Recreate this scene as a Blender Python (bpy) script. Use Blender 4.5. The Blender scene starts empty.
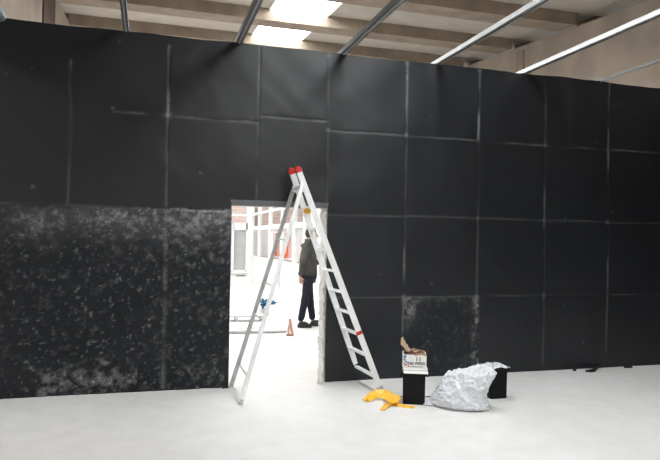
import bpy, bmesh, math, random
import numpy as np
from mathutils import Vector, Matrix, Euler

S = bpy.context.scene
COL = S.collection
random.seed(7)
RNG = np.random.default_rng(11)

# ------------------------------------------------------------------ camera
F, YAW, PITCH, ROLL, D, H = 614.56, 0.2877, 0.0147, 0.0172, 6.6373, 1.6
def ray(x, y):
    """direction in the world of picture point x, y"""
    u, v = x - 330, y - 230
    c, s = math.cos(ROLL), math.sin(ROLL); u, v = u*c + v*s, -u*s + v*c
    X, Y, Z = u/F, 1.0, -v/F
    c, s = math.cos(PITCH), math.sin(PITCH); Y, Z = Y*c - Z*s, Y*s + Z*c
    c, s = math.cos(YAW), math.sin(YAW); X, Y = X*c + Y*s, -X*s + Y*c
    return Vector((X, Y, Z))
CAM = Vector((0, -D, H))
def at_y(x, y, Y=0.0):
    r = ray(x, y); return CAM + r*((Y + D)/r.y)
def at_z(x, y, z=0.0):
    r = ray(x, y); return CAM + r*((z - H)/r.z)
cam = bpy.data.objects.new('camera', bpy.data.cameras.new('camera'))
COL.objects.link(cam)
fw = ray(330, 230).normalized(); rt = (ray(331, 230) - ray(330, 230)).normalized(); up = rt.cross(fw)
cam.matrix_world = Matrix(((rt.x, up.x, -fw.x, CAM.x), (rt.y, up.y, -fw.y, CAM.y), (rt.z, up.z, -fw.z, CAM.z), (0, 0, 0, 1)))
cam.data.sensor_width = 36; cam.data.lens = F*36/660
cam.data.clip_end = 200
S.camera = cam

# ------------------------------------------------------------------ light
SKY = 1.6
SKYLIGHT = 26.0
EXPOSURE = -0.48
w = bpy.data.worlds.new('daylight'); S.world = w; w.use_nodes = True
bg = w.node_tree.nodes['Background']
bg.inputs[0].default_value = (0.93, 0.97, 1.0, 1); bg.inputs[1].default_value = SKY
def area(name, loc, rot, sx, sy, power, col=(1, 1, 1)):
    l = bpy.data.lights.new(name, 'AREA'); l.shape = 'RECTANGLE'; l.size = sx; l.size_y = sy; l.energy = power; l.color = col
    o = bpy.data.objects.new(name, l); COL.objects.link(o); o.location = loc; o.rotation_euler = rot
    return o
area('far_room_fill', (0.3, 9.0, 5.2), (0, 0, 0), 3, 9, 500)  # added fill light under the far roof, no visible lamp there
S.view_settings.view_transform = 'Standard'; S.view_settings.look = 'None'
S.view_settings.gamma = 1; S.view_settings.exposure = EXPOSURE; S.view_settings.use_curve_mapping = False

# ------------------------------------------------------------------ materials
def mat(name, col, rough=0.6, metal=0.0, var=0.0, scale=8.0, bump=0.0, bscale=30.0, spec=0.5, col2=None, detail=4, **kw):
    m = bpy.data.materials.new(name); m.use_nodes = True
    nt = m.node_tree; b = nt.nodes['Principled BSDF']
    b.inputs['Base Color'].default_value = (*col, 1); b.inputs['Roughness'].default_value = rough
    b.inputs['Metallic'].default_value = metal; b.inputs['Specular IOR Level'].default_value = spec
    for k, v in kw.items(): b.inputs[k.replace('_', ' ')].default_value = v
    tc = nt.nodes.new('ShaderNodeTexCoord')
    n = nt.nodes.new('ShaderNodeTexNoise'); n.inputs['Scale'].default_value = scale; n.inputs['Detail'].default_value = detail
    nt.links.new(tc.outputs['Object'], n.inputs['Vector'])
    if var or col2:
        mx = nt.nodes.new('ShaderNodeValToRGB')
        c2 = col2 or tuple(min(1, c*(1 + var)) for c in col); c1 = col if col2 else tuple(c*(1 - var) for c in col)
        mx.color_ramp.elements[0].position = 0.35; mx.color_ramp.elements[1].position = 0.65
        mx.color_ramp.elements[0].color = (*c1, 1); mx.color_ramp.elements[1].color = (*c2, 1)
        nt.links.new(n.outputs['Fac'], mx.inputs['Fac']); nt.links.new(mx.outputs['Color'], b.inputs['Base Color'])
    if bump:
        n2 = nt.nodes.new('ShaderNodeTexNoise'); n2.inputs['Scale'].default_value = bscale; n2.inputs['Detail'].default_value = 5
        nt.links.new(tc.outputs['Object'], n2.inputs['Vector'])
        bp = nt.nodes.new('ShaderNodeBump'); bp.inputs['Strength'].default_value = bump; bp.inputs['Distance'].default_value = 0.02
        nt.links.new(n2.outputs['Fac'], bp.inputs['Height']); nt.links.new(bp.outputs['Normal'], b.inputs['Normal'])
    return m

M = {}
M['plaster'] = mat('white_plaster', (0.72, 0.70, 0.66), 0.9, var=0.12, scale=14, bump=0.8, bscale=22)
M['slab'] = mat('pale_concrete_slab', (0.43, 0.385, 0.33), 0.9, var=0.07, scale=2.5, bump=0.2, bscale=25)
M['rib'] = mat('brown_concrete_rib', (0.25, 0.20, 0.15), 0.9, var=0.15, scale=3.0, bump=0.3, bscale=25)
M['girder'] = mat('tan_concrete_girder', (0.32, 0.265, 0.215), 0.9, var=0.12, scale=1.6, bump=0.3, bscale=25)
M['hallwall'] = mat('brown_hall_wall', (0.27, 0.21, 0.155), 0.9, var=0.15, scale=3)
M['girder_dark'] = mat('brown_concrete_band', (0.085, 0.058, 0.040), 0.9, var=0.15, scale=3)
M['galv'] = mat('galvanised_steel', (0.62, 0.63, 0.64), 0.42, 0.55, var=0.06, scale=12)
M['galv_dark'] = mat('shaded_grey_steel', (0.20, 0.20, 0.205), 0.5, 0.4, var=0.1, scale=12)  # darker steel, shade on the beam sides put into its colour; brackets share it
M['alu'] = mat('aluminium', (0.90, 0.905, 0.91), 0.38, 0.2, var=0.04, scale=15)
M['alu_dull'] = mat('dull_aluminium', (0.50, 0.51, 0.51), 0.45, 0.45, var=0.06, scale=15)
M['red'] = mat('red_plastic', (0.55, 0.02, 0.015), 0.45)
M['darkred'] = mat('dark_red_rubber', (0.22, 0.03, 0.03), 0.7)
M['yellow_p'] = mat('yellow_plastic', (0.85, 0.48, 0.04), 0.4)
M['tape'] = mat('yellow_tape', (0.90, 0.50, 0.05), 0.35, var=0.12, scale=30)
M['bin'] = mat('black_plastic', (0.005, 0.005, 0.006), 0.6, var=0.1, spec=0.2)
M['dark'] = mat('dark_membrane', (0.01, 0.01, 0.011), 0.7)
M['cardw'] = mat('white_printed_card', (0.80, 0.79, 0.77), 0.6, var=0.03)
M['cardb'] = mat('brown_cardboard', (0.42, 0.27, 0.16), 0.8, var=0.2, scale=30)
M['paper'] = mat('brown_kraft_paper', (0.50, 0.37, 0.25), 0.8, var=0.15, scale=40, bump=0.5, bscale=60)
M['ink'] = mat('black_ink', (0.02, 0.02, 0.025), 0.6)
M['blue_ink'] = mat('blue_ink', (0.10, 0.20, 0.45), 0.6)
M['red_ink'] = mat('red_ink', (0.45, 0.08, 0.08), 0.6)
M['contents'] = mat('reddish_brown_scraps', (0.16, 0.07, 0.05), 0.8, var=0.5, scale=40, bump=1, bscale=60)
M['film'] = mat('clear_plastic_film', (0.62, 0.62, 0.64), 0.25, var=0.3, scale=20, spec=0.8, bump=1.0, bscale=25)
M['white'] = mat('white_painted_metal', (0.80, 0.80, 0.79), 0.45, var=0.02)
M['whitepanel'] = mat('white_panel', (0.82, 0.80, 0.78), 0.5, var=0.02, scale=2)
M['curtain'] = mat('grey_curtain', (0.50, 0.49, 0.48), 0.9, var=0.15, scale=5)
M['orange'] = mat('orange_cloth', (0.70, 0.12, 0.04), 0.8, var=0.2, scale=20)
M['brickred'] = mat('terracotta', (0.50, 0.25, 0.19), 0.85, var=0.25, scale=20)
M['blue'] = mat('teal_blue_plastic', (0.005, 0.10, 0.20), 0.5, var=0.3, scale=20)
M['skin'] = mat('skin', (0.50, 0.28, 0.20), 0.55, var=0.06, scale=20)
M['hair'] = mat('dark_hair', (0.05, 0.035, 0.025), 0.7, var=0.3, scale=60)
M['jacket'] = mat('charcoal_jacket', (0.060, 0.056, 0.048), 0.8, var=0.25, scale=9, bump=0.7, bscale=18)
M['jeans'] = mat('navy_trousers', (0.003, 0.0045, 0.016), 0.85, var=0.2, scale=14, bump=0.5, bscale=20)
M['shoe'] = mat('dark_shoe', (0.012, 0.012, 0.014), 0.5)
M['grey'] = mat('grey_trim', (0.13, 0.135, 0.14), 0.6, var=0.1)
M['eye'] = mat('dark_eye', (0.02, 0.015, 0.012), 0.3)

def floor_mat():
    m = mat('pale_concrete_floor', (0.60, 0.575, 0.54), 0.55, spec=0.3)
    nt = m.node_tree; b = nt.nodes['Principled BSDF']; tc = [n for n in nt.nodes if n.type == 'TEX_COORD'][0]
    def noise(sc, det, lo, hi, c1, c2, stretch=(1, 1, 1)):
        mp = nt.nodes.new('ShaderNodeMapping'); mp.inputs['Scale'].default_value = stretch
        nt.links.new(tc.outputs['Object'], mp.inputs['Vector'])
        n = nt.nodes.new('ShaderNodeTexNoise'); n.inputs['Scale'].default_value = sc; n.inputs['Detail'].default_value = det
        nt.links.new(mp.outputs['Vector'], n.inputs['Vector'])
        r = nt.nodes.new('ShaderNodeValToRGB'); e = r.color_ramp.elements
        e[0].position, e[1].position = lo, hi; e[0].color = (*c1, 1); e[1].color = (*c2, 1)
        nt.links.new(n.outputs['Fac'], r.inputs['Fac']); return r.outputs['Color']
    a = noise(0.45, 3, 0.3, 0.7, (0.66, 0.635, 0.615), (0.745, 0.735, 0.725), (0.6, 1.3, 1))
    c = noise(5, 7, 0.35, 0.7, (0.93, 0.925, 0.92), (1, 1, 1))
    d = noise(38, 3, 0.24, 0.32, (0.78, 0.74, 0.70), (1, 1, 1))
    for col in (c, d):
        mx = nt.nodes.new('ShaderNodeMix'); mx.data_type = 'RGBA'; mx.blend_type = 'MULTIPLY'; mx.inputs[0].default_value = 1
        nt.links.new(a, mx.inputs[6]); nt.links.new(col, mx.inputs[7]); a = mx.outputs[2]
    nt.links.new(a, b.inputs['Base Color'])
    return m
M['floor'] = floor_mat()

def clad_mat():
    """black sheets; attribute wear = pale scuffs and plaster dust with their own shapes"""
    m = mat('black_sheet', (0.020, 0.021, 0.023), 0.44, spec=0.62)
    nt = m.node_tree; b = nt.nodes['Principled BSDF']; tc = [n for n in nt.nodes if n.type == 'TEX_COORD'][0]
    at = nt.nodes.new('ShaderNodeAttribute'); at.attribute_name = 'wear'
    n = nt.nodes.new('ShaderNodeTexNoise'); n.inputs['Scale'].default_value = 55; n.inputs['Detail'].default_value = 5; n.inputs['Roughness'].default_value = 0.75
    nt.links.new(tc.outputs['Object'], n.inputs['Vector'])
    mr = nt.nodes.new('ShaderNodeMapRange'); mr.inputs['From Min'].default_value = 0.3; mr.inputs['From Max'].default_value = 0.68
    nt.links.new(n.outputs['Fac'], mr.inputs['Value'])
    mu = nt.nodes.new('ShaderNodeMath'); mu.operation = 'MULTIPLY'
    nt.links.new(at.outputs['Fac'], mu.inputs[0]); nt.links.new(mr.outputs['Result'], mu.inputs[1])
    n2 = nt.nodes.new('ShaderNodeTexNoise'); n2.inputs['Scale'].default_value = 1.6; n2.inputs['Detail'].default_value = 6
    nt.links.new(tc.outputs['Object'], n2.inputs['Vector'])
    rp = nt.nodes.new('ShaderNodeValToRGB'); e = rp.color_ramp.elements
    e[0].position, e[1].position = 0.3, 0.7; e[0].color = (0.0040, 0.0058, 0.0085, 1); e[1].color = (0.0065, 0.0085, 0.012, 1)
    nt.links.new(n2.outputs['Fac'], rp.inputs['Fac'])
    am = nt.nodes.new('ShaderNodeAttribute'); am.attribute_name = 'matte'
    for sock, lo, hi in (('Roughness', 0.415, 0.75), ('Specular IOR Level', 0.60, 0.12)):
        r2 = nt.nodes.new('ShaderNodeMapRange'); r2.inputs['To Min'].default_value = lo; r2.inputs['To Max'].default_value = hi
        nt.links.new(am.outputs['Fac'], r2.inputs['Value']); nt.links.new(r2.outputs['Result'], b.inputs[sock])
    mx = nt.nodes.new('ShaderNodeMix'); mx.data_type = 'RGBA'; mx.inputs[7].default_value = (0.42, 0.43, 0.43, 1)
    nt.links.new(mu.outputs[0], mx.inputs[0]); nt.links.new(rp.outputs['Color'], mx.inputs[6])
    nt.links.new(mx.outputs[2], b.inputs['Base Color'])
    return m
M['clad'] = clad_mat()

def emis(name, col, s):
    m = bpy.data.materials.new(name); m.use_nodes = True; nt = m.node_tree
    b = nt.nodes['Principled BSDF']; b.inputs['Base Color'].default_value = (*col, 1)
    b.inputs['Emission Color'].default_value = (*col, 1); b.inputs['Emission Strength'].default_value = s
    return m
M['skylight'] = emis('daylit_skylight_sheet', (0.93, 0.975, 1.0), SKYLIGHT)

def brick_mat():
    m = mat('pink_brick', (0.5, 0.35, 0.3), 0.9); nt = m.node_tree; b = nt.nodes['Principled BSDF']
    tc = [n for n in nt.nodes if n.type == 'TEX_COORD'][0]
    mp = nt.nodes.new('ShaderNodeMapping'); mp.inputs['Rotation'].default_value = (math.pi/2, 0, 0)
    br = nt.nodes.new('ShaderNodeTexBrick'); br.inputs['Color1'].default_value = (0.58, 0.42, 0.36, 1); br.inputs['Color2'].default_value = (0.62, 0.50, 0.44, 1)
    br.inputs['Mortar'].default_value = (0.65, 0.60, 0.56, 1); br.inputs['Scale'].default_value = 2.0
    nt.links.new(tc.outputs['Object'], mp.inputs['Vector']); nt.links.new(mp.outputs['Vector'], br.inputs['Vector'])
    nt.links.new(br.outputs['Color'], b.inputs['Base Color']); return m
M['brick'] = brick_mat()

def glass_mat():
    m = bpy.data.materials.new('dusty_glass'); m.use_nodes = True; nt = m.node_tree; nt.nodes.clear()
    o = nt.nodes.new('ShaderNodeOutputMaterial'); mx = nt.nodes.new('ShaderNodeMixShader'); t = nt.nodes.new('ShaderNodeBsdfTransparent')
    g = nt.nodes.new('ShaderNodeBsdfPrincipled'); g.inputs['Base Color'].default_value = (0.75, 0.75, 0.74, 1); g.inputs['Roughness'].default_value = 0.15
    mx.inputs[0].default_value = 0.32
    nt.links.new(t.outputs[0], mx.inputs[1]); nt.links.new(g.outputs[0], mx.inputs[2]); nt.links.new(mx.outputs[0], o.inputs[0]); return m
M['glass'] = glass_mat()

def bag_mat():
    m = mat('white_translucent_plastic', (0.80, 0.81, 0.84), 0.3, var=0.05, scale=9, bump=0.9, bscale=11, spec=0.6)
    nt = m.node_tree; b = nt.nodes['Principled BSDF']; o = [n for n in nt.nodes if n.type == 'OUTPUT_MATERIAL'][0]
    tr = nt.nodes.new('ShaderNodeBsdfTranslucent'); tr.inputs[0].default_value = (0.8, 0.82, 0.85, 1)
    mx = nt.nodes.new('ShaderNodeMixShader'); mx.inputs[0].default_value = 0.25
    nt.links.new(b.outputs[0], mx.inputs[1]); nt.links.new(tr.outputs[0], mx.inputs[2]); nt.links.new(mx.outputs[0], o.inputs[0]); return m
M['bag'] = bag_mat()

# ------------------------------------------------------------------ helpers
def box(bm, c, s, rot=None, taper=1.0):
    """box centred at c with size s; taper scales the bottom"""
    vs = []
    R = rot.to_matrix() if rot else Matrix.Identity(3)
    for z in (-.5, .5):
        k = taper if z < 0 else 1
        for x, y in ((-.5, -.5), (.5, -.5), (.5, .5), (-.5, .5)):
            vs.append(bm.verts.new(Vector(c) + R @ Vector((x*s[0]*k, y*s[1]*k, z*s[2]))))
    for f in ((3, 2, 1, 0), (4, 5, 6, 7), (0, 1, 5, 4), (1, 2, 6, 5), (2, 3, 7, 6), (3, 0, 4, 7)):
        bm.faces.new([vs[i] for i in f])
    return vs
def frame_of(d, side):
    d = d.normalized(); s = (side - d*side.dot(d)).normalized(); n = d.cross(s); return s, n
def loft(bm, rings, closed=True, cap=True):
    R = [[bm.verts.new(p) for p in r] for r in rings]
    n = len(R[0])
    for a, b in zip(R, R[1:]):
        for i in range(n if closed else n - 1):
            j = (i + 1) % n; bm.faces.new((a[i], a[j], b[j], b[i]))
    if cap and closed:
        bm.faces.new(R[0][::-1]); bm.faces.new(R[-1])
    return R
def profile_bar(bm, p0, p1, side, prof):
    """sweep the 2D outline prof (side, normal) from p0 to p1"""
    p0, p1 = Vector(p0), Vector(p1); s, n = frame_of(p1 - p0, Vector(side))
    loft(bm, [[p + s*a + n*b for a, b in prof] for p in (p0, p1)])
def bar(bm, p0, p1, side, w, t):
    b = min(w, t)*0.18
    prof = [(-w/2 + b, -t/2), (w/2 - b, -t/2), (w/2, -t/2 + b), (w/2, t/2 - b), (w/2 - b, t/2), (-w/2 + b, t/2), (-w/2, t/2 - b), (-w/2, -t/2 + b)]
    profile_bar(bm, p0, p1, side, prof)
def tube(bm, pts, r, n=10):
    pts = [Vector(p) for p in pts]; rings = []; side = Vector((0, 0, 1))
    rs = r if isinstance(r, (list, tuple)) else [r]*len(pts)
    for i, p in enumerate(pts):
        d = (pts[min(i + 1, len(pts) - 1)] - pts[max(i - 1, 0)]).normalized()
        if abs(d.dot(side)) > 0.95: side = Vector((1, 0, 0))
        s, m = frame_of(d, side); side = s
        rings.append([p + (s*math.cos(a) + m*math.sin(a))*rs[i] for a in [2*math.pi*k/n for k in range(n)]])
    loft(bm, rings)
def ball(bm, c, r, seg=12):
    res = bmesh.ops.create_uvsphere(bm, u_segments=seg, v_segments=seg//2 + 2, radius=1)
    rr = (r, r, r) if isinstance(r, (int, float)) else r
    for v in res['verts']: v.co = Vector((v.co.x*rr[0], v.co.y*rr[1], v.co.z*rr[2])) + Vector(c)
def obj(name, bm, m, parent=None, smooth=False):
    """link the bmesh as one mesh object, keeping world placement under its parent"""
    if isinstance(bm, bmesh.types.BMesh):
        bmesh.ops.recalc_face_normals(bm, faces=bm.faces)
        me = bpy.data.meshes.new(name)
        if parent is not None:
            bm.transform(world_of(parent).inverted())
        bm.to_mesh(me); bm.free()
    else: me = bm
    if smooth:
        for p in me.polygons: p.use_smooth = True
    me.materials.append(m)
    o = bpy.data.objects.new(name, me); COL.objects.link(o)
    if parent is not None: o.parent = parent
    return o
def world_of(o):
    mtx = o.matrix_basis.copy()
    while o.parent is not None:
        o = o.parent; mtx = o.matrix_basis @ mtx
    return mtx
def tag(o, label, cat, group=None):
    o['label'] = label; o['category'] = cat
    if group: o['group'] = group
    return o
def thing(name, label, cat, loc=(0, 0, 0), rotz=0, group=None):
    o = bpy.data.objects.new(name, None); COL.objects.link(o); o.location = loc; o.rotation_euler = (0, 0, rotz)
    o.empty_display_size = 0.2
    return tag(o, label, cat, group)
def struct(name, bm, m, parent=None, smooth=False):
    o = obj(name, bm, m, parent, smooth)
    if parent is None: o['kind'] = 'structure'
    return o
def NB(): return bmesh.new()
def ribbon(bm, pts, wvec, th=0.002):
    """thin strip of real thickness; pts with half-width vectors"""
    rings = []
    for i, p in enumerate(pts):
        p = Vector(p); wv = Vector(wvec[i] if isinstance(wvec, list) else wvec)
        d = (Vector(pts[min(i + 1, len(pts) - 1)]) - Vector(pts[max(i - 1, 0)]))
        n = d.cross(wv).normalized()*th/2
        rings.append([p - wv - n, p + wv - n, p + wv + n, p - wv + n])
    loft(bm, rings)
def skin_mesh(verts, edges, radii, sub=2):
    me = bpy.data.meshes.new('skin_tmp'); me.from_pydata([Vector(v) for v in verts], edges, [])
    o = bpy.data.objects.new('skin_tmp', me); COL.objects.link(o)
    md = o.modifiers.new('s', 'SKIN'); md.use_smooth_shade = True
    for i, r in enumerate(radii):
        r = r if isinstance(r, tuple) else (r, r); me.skin_vertices[0].data[i].radius = r
    me.skin_vertices[0].data[0].use_root = True
    if sub:
        ss = o.modifiers.new('u', 'SUBSURF'); ss.levels = sub; ss.render_levels = sub
    dg = bpy.context.evaluated_depsgraph_get(); dg.update()
    out = bpy.data.meshes.new_from_object(o.evaluated_get(dg))
    bpy.data.objects.remove(o); bpy.data.meshes.remove(me)
    return out
def add_mesh(bm, me): bm.from_mesh(me); bpy.data.meshes.remove(me)

def vnoise(x, y, seed=0, octaves=4, gain=0.5):
    """numpy value noise 0..1"""
    out = np.zeros_like(x, dtype=float); amp = 1; tot = 0
    for o in range(octaves):
        r = np.random.default_rng(seed + o).random((256, 256)); xs, ys = x*2**o, y*2**o
        xi, yi = np.floor(xs).astype(int), np.floor(ys).astype(int); fx, fy = xs - xi, ys - yi
        fx = fx*fx*(3 - 2*fx); fy = fy*fy*(3 - 2*fy)
        g = lambda a, b: r[a % 256, b % 256]
        v = (g(xi, yi)*(1 - fx) + g(xi + 1, yi)*fx)*(1 - fy) + (g(xi, yi + 1)*(1 - fx) + g(xi + 1, yi + 1)*fx)*fy
        out += v*amp; tot += amp; amp *= gain
    return out/tot

# ================================================================== STRUCTURE
X0, X1 = -7.9, 13.9                    # wall run
DL, DR, DT = 0.855, 1.928, 1.985      # doorway
WT, WH = 0.20, 3.699
# floor
bm = NB(); box(bm, (2.5, 3.0, -0.1), (24, 30, 0.2)); struct('floor', bm, M['floor'])
# outer walls of the hall, beside and behind the viewer
bm = NB(); box(bm, (-8.1, -5.5, 2.9), (.2, 15, 5.8)); struct('wall_left', bm, M['hallwall'])
bm = NB(); box(bm, (14.1, -5.5, 2.9), (.2, 15, 5.8)); struct('wall_right', bm, M['hallwall'])
bm = NB(); box(bm, (3.0, -11.9, 2.4), (22.4, .2, 4.8)); struct('wall_back', bm, M['hallwall'])
# partition wall core
bm = NB()
y0 = 0.012
for a, b, z0, z1 in ((X0, DL, 0, WH - .01), (DR, X1, 0, WH - .01), (DL, DR, DT, WH - .01)):
    box(bm, ((a + b)/2, (y0 + WT)/2, (z0 + z1)/2), (b - a, WT - y0, z1 - z0))
wall = struct('wall_front', bm, M['plaster'])
# torn plaster edges of the doorway
bm = NB()
for xx, s in ((DR, -1),):
    zs = np.linspace(0.0, DT, 50)
    for i in range(len(zs) - 1):
        t = 0.012 + 0.026*random.random(); zz = (zs[i] + zs[i+1])/2
        box(bm, (xx + s*t/2, WT/2 + 0.002, zz), (t, WT - 0.01, zs[i+1] - zs[i] + 0.004), Euler((0, random.uniform(-.1, .1), 0)))
obj('door_jamb', bm, M['plaster'], wall)
bm = NB(); box(bm, ((DL + DR)/2, 0.085, DT - 0.018), (DR - DL, 0.19, 0.04)); box(bm, ((DL + DR)/2, -0.006, DT + 0.006), (DR - DL + .02, 0.02, 0.03))
obj('door_lintel', bm, M['grey'], wall)

# black sheets: a fine grid with grooves, wrinkles and wear
st = 0.0125
nz = int(WH/st) + 2
gx = np.concatenate([np.arange(X0, -2.6, .05), np.arange(-2.6, 7.6, st), np.arange(7.6, X1, .05), [X1]]); nx = len(gx); gz = np.linspace(0.0, WH, nz)
# snap grid columns/rows to the doorway
for e in (DL, DR): gx[np.argmin(abs(gx - e))] = e
gz[np.argmin(abs(gz - (DT + .02)))] = DT + .02
Xg, Zg = np.meshgrid(gx, gz, indexing='ij')
xw = 0.9495
wear = np.zeros_like(Xg); dy = np.zeros_like(Xg)
warp = (vnoise(Xg*1.5, Zg*1.5, 3, 3) - .5)*0.02
def seam_v(x, z0, z1, strength, width=0.011, groove=1.0, seed=0):
    global wear, dy
    d = np.abs(Xg + warp - x); on = (Zg > z0) & (Zg < z1)
    brk = np.clip((vnoise(Zg*3 + seed*7, Xg*0 + seed*3.3, 20 + seed, 3) - .34)*3.2, 0, 1)
    wear = np.maximum(wear, np.exp(-(d/width)**2)*on*strength*brk)
    dy += np.exp(-(d/0.010)**2)*on*0.0035*groove
def seam_h(z, x0, x1, strength, width=0.010, groove=1.0, seed=0):
    global wear, dy
    d = np.abs(Zg + warp - z); on = (Xg > x0) & (Xg < x1)
    brk = np.clip((vnoise(Xg*3 + seed*7, Zg*0 + seed*3.3, 50 + seed, 3) - .36)*3.2, 0, 1)
    wear = np.maximum(wear, np.exp(-(d/width)**2)*on*strength*brk)
    dy += np.exp(-(d/0.010)**2)*on*0.0035*groove
R1, R2, R3 = 2.825, 1.880, 0.939
DTZ = DT + .02
L2, L1, L0 = 1.1271 - 2*xw, 1.1271 - xw, 1.1271
# left sheets
seam_v(L2, 1.9, R1 + .35, .22, seed=1); seam_v(L2, 3.15, 3.35, .5, seed=2)
seam_v(L1, 2.45, 3.6, .75, .013, seed=3); seam_v(L1, 1.9, 2.45, .3, seed=4); seam_v(L1, 0.02, 1.88, .42, .02, .6, seed=5)
seam_v(L0, DTZ, WH, .35, seed=6); seam_h(2.86, L1 - .55, L0, .62, .012, seed=7)
seam_h(2.93, L0 + .02, L0 + .83*xw, .4, seed=8)
seam_v(L2 - xw, 1.9, WH, .15, seed=9); seam_v(L2 - 2*xw, 1.9, WH, .15, seed=10)
seam_h(1.89, X0, DL, .25, .016, 1.6, seed=11)
# right sheets
for k, (s_top, s_mid, s_low) in enumerate([(.5, .28, 0), (.62, .45, .42), (.75, .22, .2), (.3, .45, .4), (.4, .62, .32), (.3, .3, .3), (.3, .3, .3), (.3, .3, .3)]):
    x = L0 + xw*(.83 + k)
    seam_v(x, R1, WH, s_top, .012, seed=12 + k)
    if k: seam_v(x, R3, R1, s_mid, .012, seed=22 + k); seam_v(x, 0.0, R3, s_low, .012, seed=32 + k)
    else: seam_v(x, DTZ, R1, s_mid, seed=22)
seam_h(R1, DR, X1, .36, .008, seed=41); seam_h(R2, DR, X1, .26, .008, seed=42); seam_h(R3, DR, X1, .26, .008, seed=47)
# worn joints with small screws/pale knots where seams cross
for k in range(0, 8):
    for z in (R1, R2, R3, WH - .03):
        x = L0 + xw*(.83 + k); r = np.hypot(Xg - x, Zg - z); wear = np.maximum(wear, .55*np.exp(-(r/.022)**2)*(RNG.random() < .75))
r = np.hypot(Xg - L1, Zg - 2.87); wear = np.maximum(wear, .8*np.exp(-(r/.03)**2))
# a few scattered specks
for _ in range(36):
    x, z = RNG.uniform(-2, 8.5), RNG.uniform(.1, 3.6); rr = RNG.uniform(.008, .018)
    wear = np.maximum(wear, RNG.uniform(.15, .5)*np.exp(-((Xg - x)**2 + (Zg - z)**2)/rr**2))
# dirty rough sheets lower left
msk = ((Xg < DL + .01) & (Zg < 1.888 + .03*(vnoise(Xg*3.5, Xg*0, 61, 3) - .5))).astype(float)
n1 = vnoise(Xg*1.3, Zg*1.6, 90, 4); n2 = vnoise(Xg*17, Zg*17, 95, 3, .75); n3 = vnoise(Xg*34, Zg*34, 99, 2)
topband = np.exp(-((1.80 - Zg)/.22)**2)*np.clip((Xg + 1.6)/0.5, 0, 1)
rightband = np.clip((Xg - .0)/.9, 0, 1)*.45
botband = np.exp(-((Zg - .12)/.13)**2)*np.clip((Xg + 1.02)/.04, 0, 1)*np.clip((.15 - Xg)/.5, .25, 1)
den = .05*n1 + .85*topband*n1 + rightband*.35 + .55*botband
blot = np.clip((n2 - .60 + den*.48)*3.2, 0, 1)
speck = np.clip((n3 - .72)*8, 0, 1)*(.35 + n1)
haze = np.clip((n1 - .5)*.12, 0, .03) + .28*topband*n1
W = np.clip(haze + .75*blot*(.25 + den) + .5*speck, 0, .85)*np.clip((Xg + 1.75)/.7, .35, 1)
wear = np.maximum(wear, msk*W)
dy += msk*((n2 - .5)*-.022 + (n3 - .5)*-.006 + (vnoise(Xg*5, Zg*5, 70, 3) - .5)*-.035 - .012)
# pale edged patch on one lower sheet
px0, px1 = L0 + xw*1.83, L0 + xw*2.83
m2 = ((Xg > px0 - .03) & (Xg < px1 + .04) & (Zg < R3 + .01)).astype(float)
edge = np.exp(-((px1 - .01 - Xg + (n2 - .5)*.1)/.045)**2)*1.9 + np.exp(-((Xg - px0 - .05)/.06)**2)*.55*np.clip((Zg - .35)*2, 0, 1) + 1.0*np.exp(-(((Xg - px0 - .10)/.09)**2 + ((Zg - .80)/.12)**2)) + np.exp(-((R3 - .03 - Zg)/.03)**2)*.4 + np.clip((Xg - px0)/xw - .4, 0, 1)*.4*np.exp(-((Zg - .15)/.2)**2)
wear = np.maximum(wear, m2*np.clip(edge*np.clip((n2 - .40)*2.6, 0, 1)*.62 + .18*np.clip((n3 - .62)*4, 0, 1), 0, .8))
# pillow and wrinkles of the upper sheets
up_m = 1 - msk
dy += up_m*((vnoise(Xg*1.1 + 5, Zg*1.1, 77, 3) - .5)*-.035)
dy += up_m*(vnoise(Xg*3.5 + Zg*1.5, Zg*2.5, 79, 2) - .5)*-.008
dy = np.minimum(dy - .016, 0.004)
co = np.stack([Xg, dy, Zg], -1).reshape(-1, 3)
# slightly uneven upper edge
topi = np.arange(nx)*nz + nz - 1
co[topi, 2] += (vnoise(gx*2.2, gx*0, 5, 3) - .5)*.03
idx = np.arange(nx*nz).reshape(nx, nz)
cx = (Xg[:-1, :-1] + Xg[1:, 1:])/2; cz = (Zg[:-1, :-1] + Zg[1:, 1:])/2
keep = ~((cx > DL) & (cx < DR) & (cz < DT + .02))
q = np.stack([idx[:-1, :-1], idx[1:, :-1], idx[1:, 1:], idx[:-1, 1:]], -1)[keep]
me = bpy.data.meshes.new('black_cladding')
me.vertices.add(len(co)); me.vertices.foreach_set('co', co.ravel())
me.loops.add(q.size); me.loops.foreach_set('vertex_index', q.ravel().astype(np.int32))
me.polygons.add(len(q)); me.polygons.foreach_set('loop_start', np.arange(0, q.size, 4, dtype=np.int32)); me.polygons.foreach_set('loop_total', np.full(len(q), 4, dtype=np.int32))
me.update(calc_edges=True)
at = me.attributes.new('wear', 'FLOAT', 'POINT'); at.data.foreach_set('value', wear.ravel().astype(np.float32))
mt = np.clip(.50*msk*(1.2 - 1.1*topband - .5*rightband) + .25*m2, 0, 1)
at = me.attributes.new('matte', 'FLOAT', 'POINT'); at.data.foreach_set('value', mt.ravel().astype(np.float32))
for_s = np.ones(len(q), dtype=bool); me.polygons.foreach_set('use_smooth', for_s)
o = obj('black_cladding', me, M['clad'], wall); o['label'] = 'square black sheets with pale worn seams'

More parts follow.
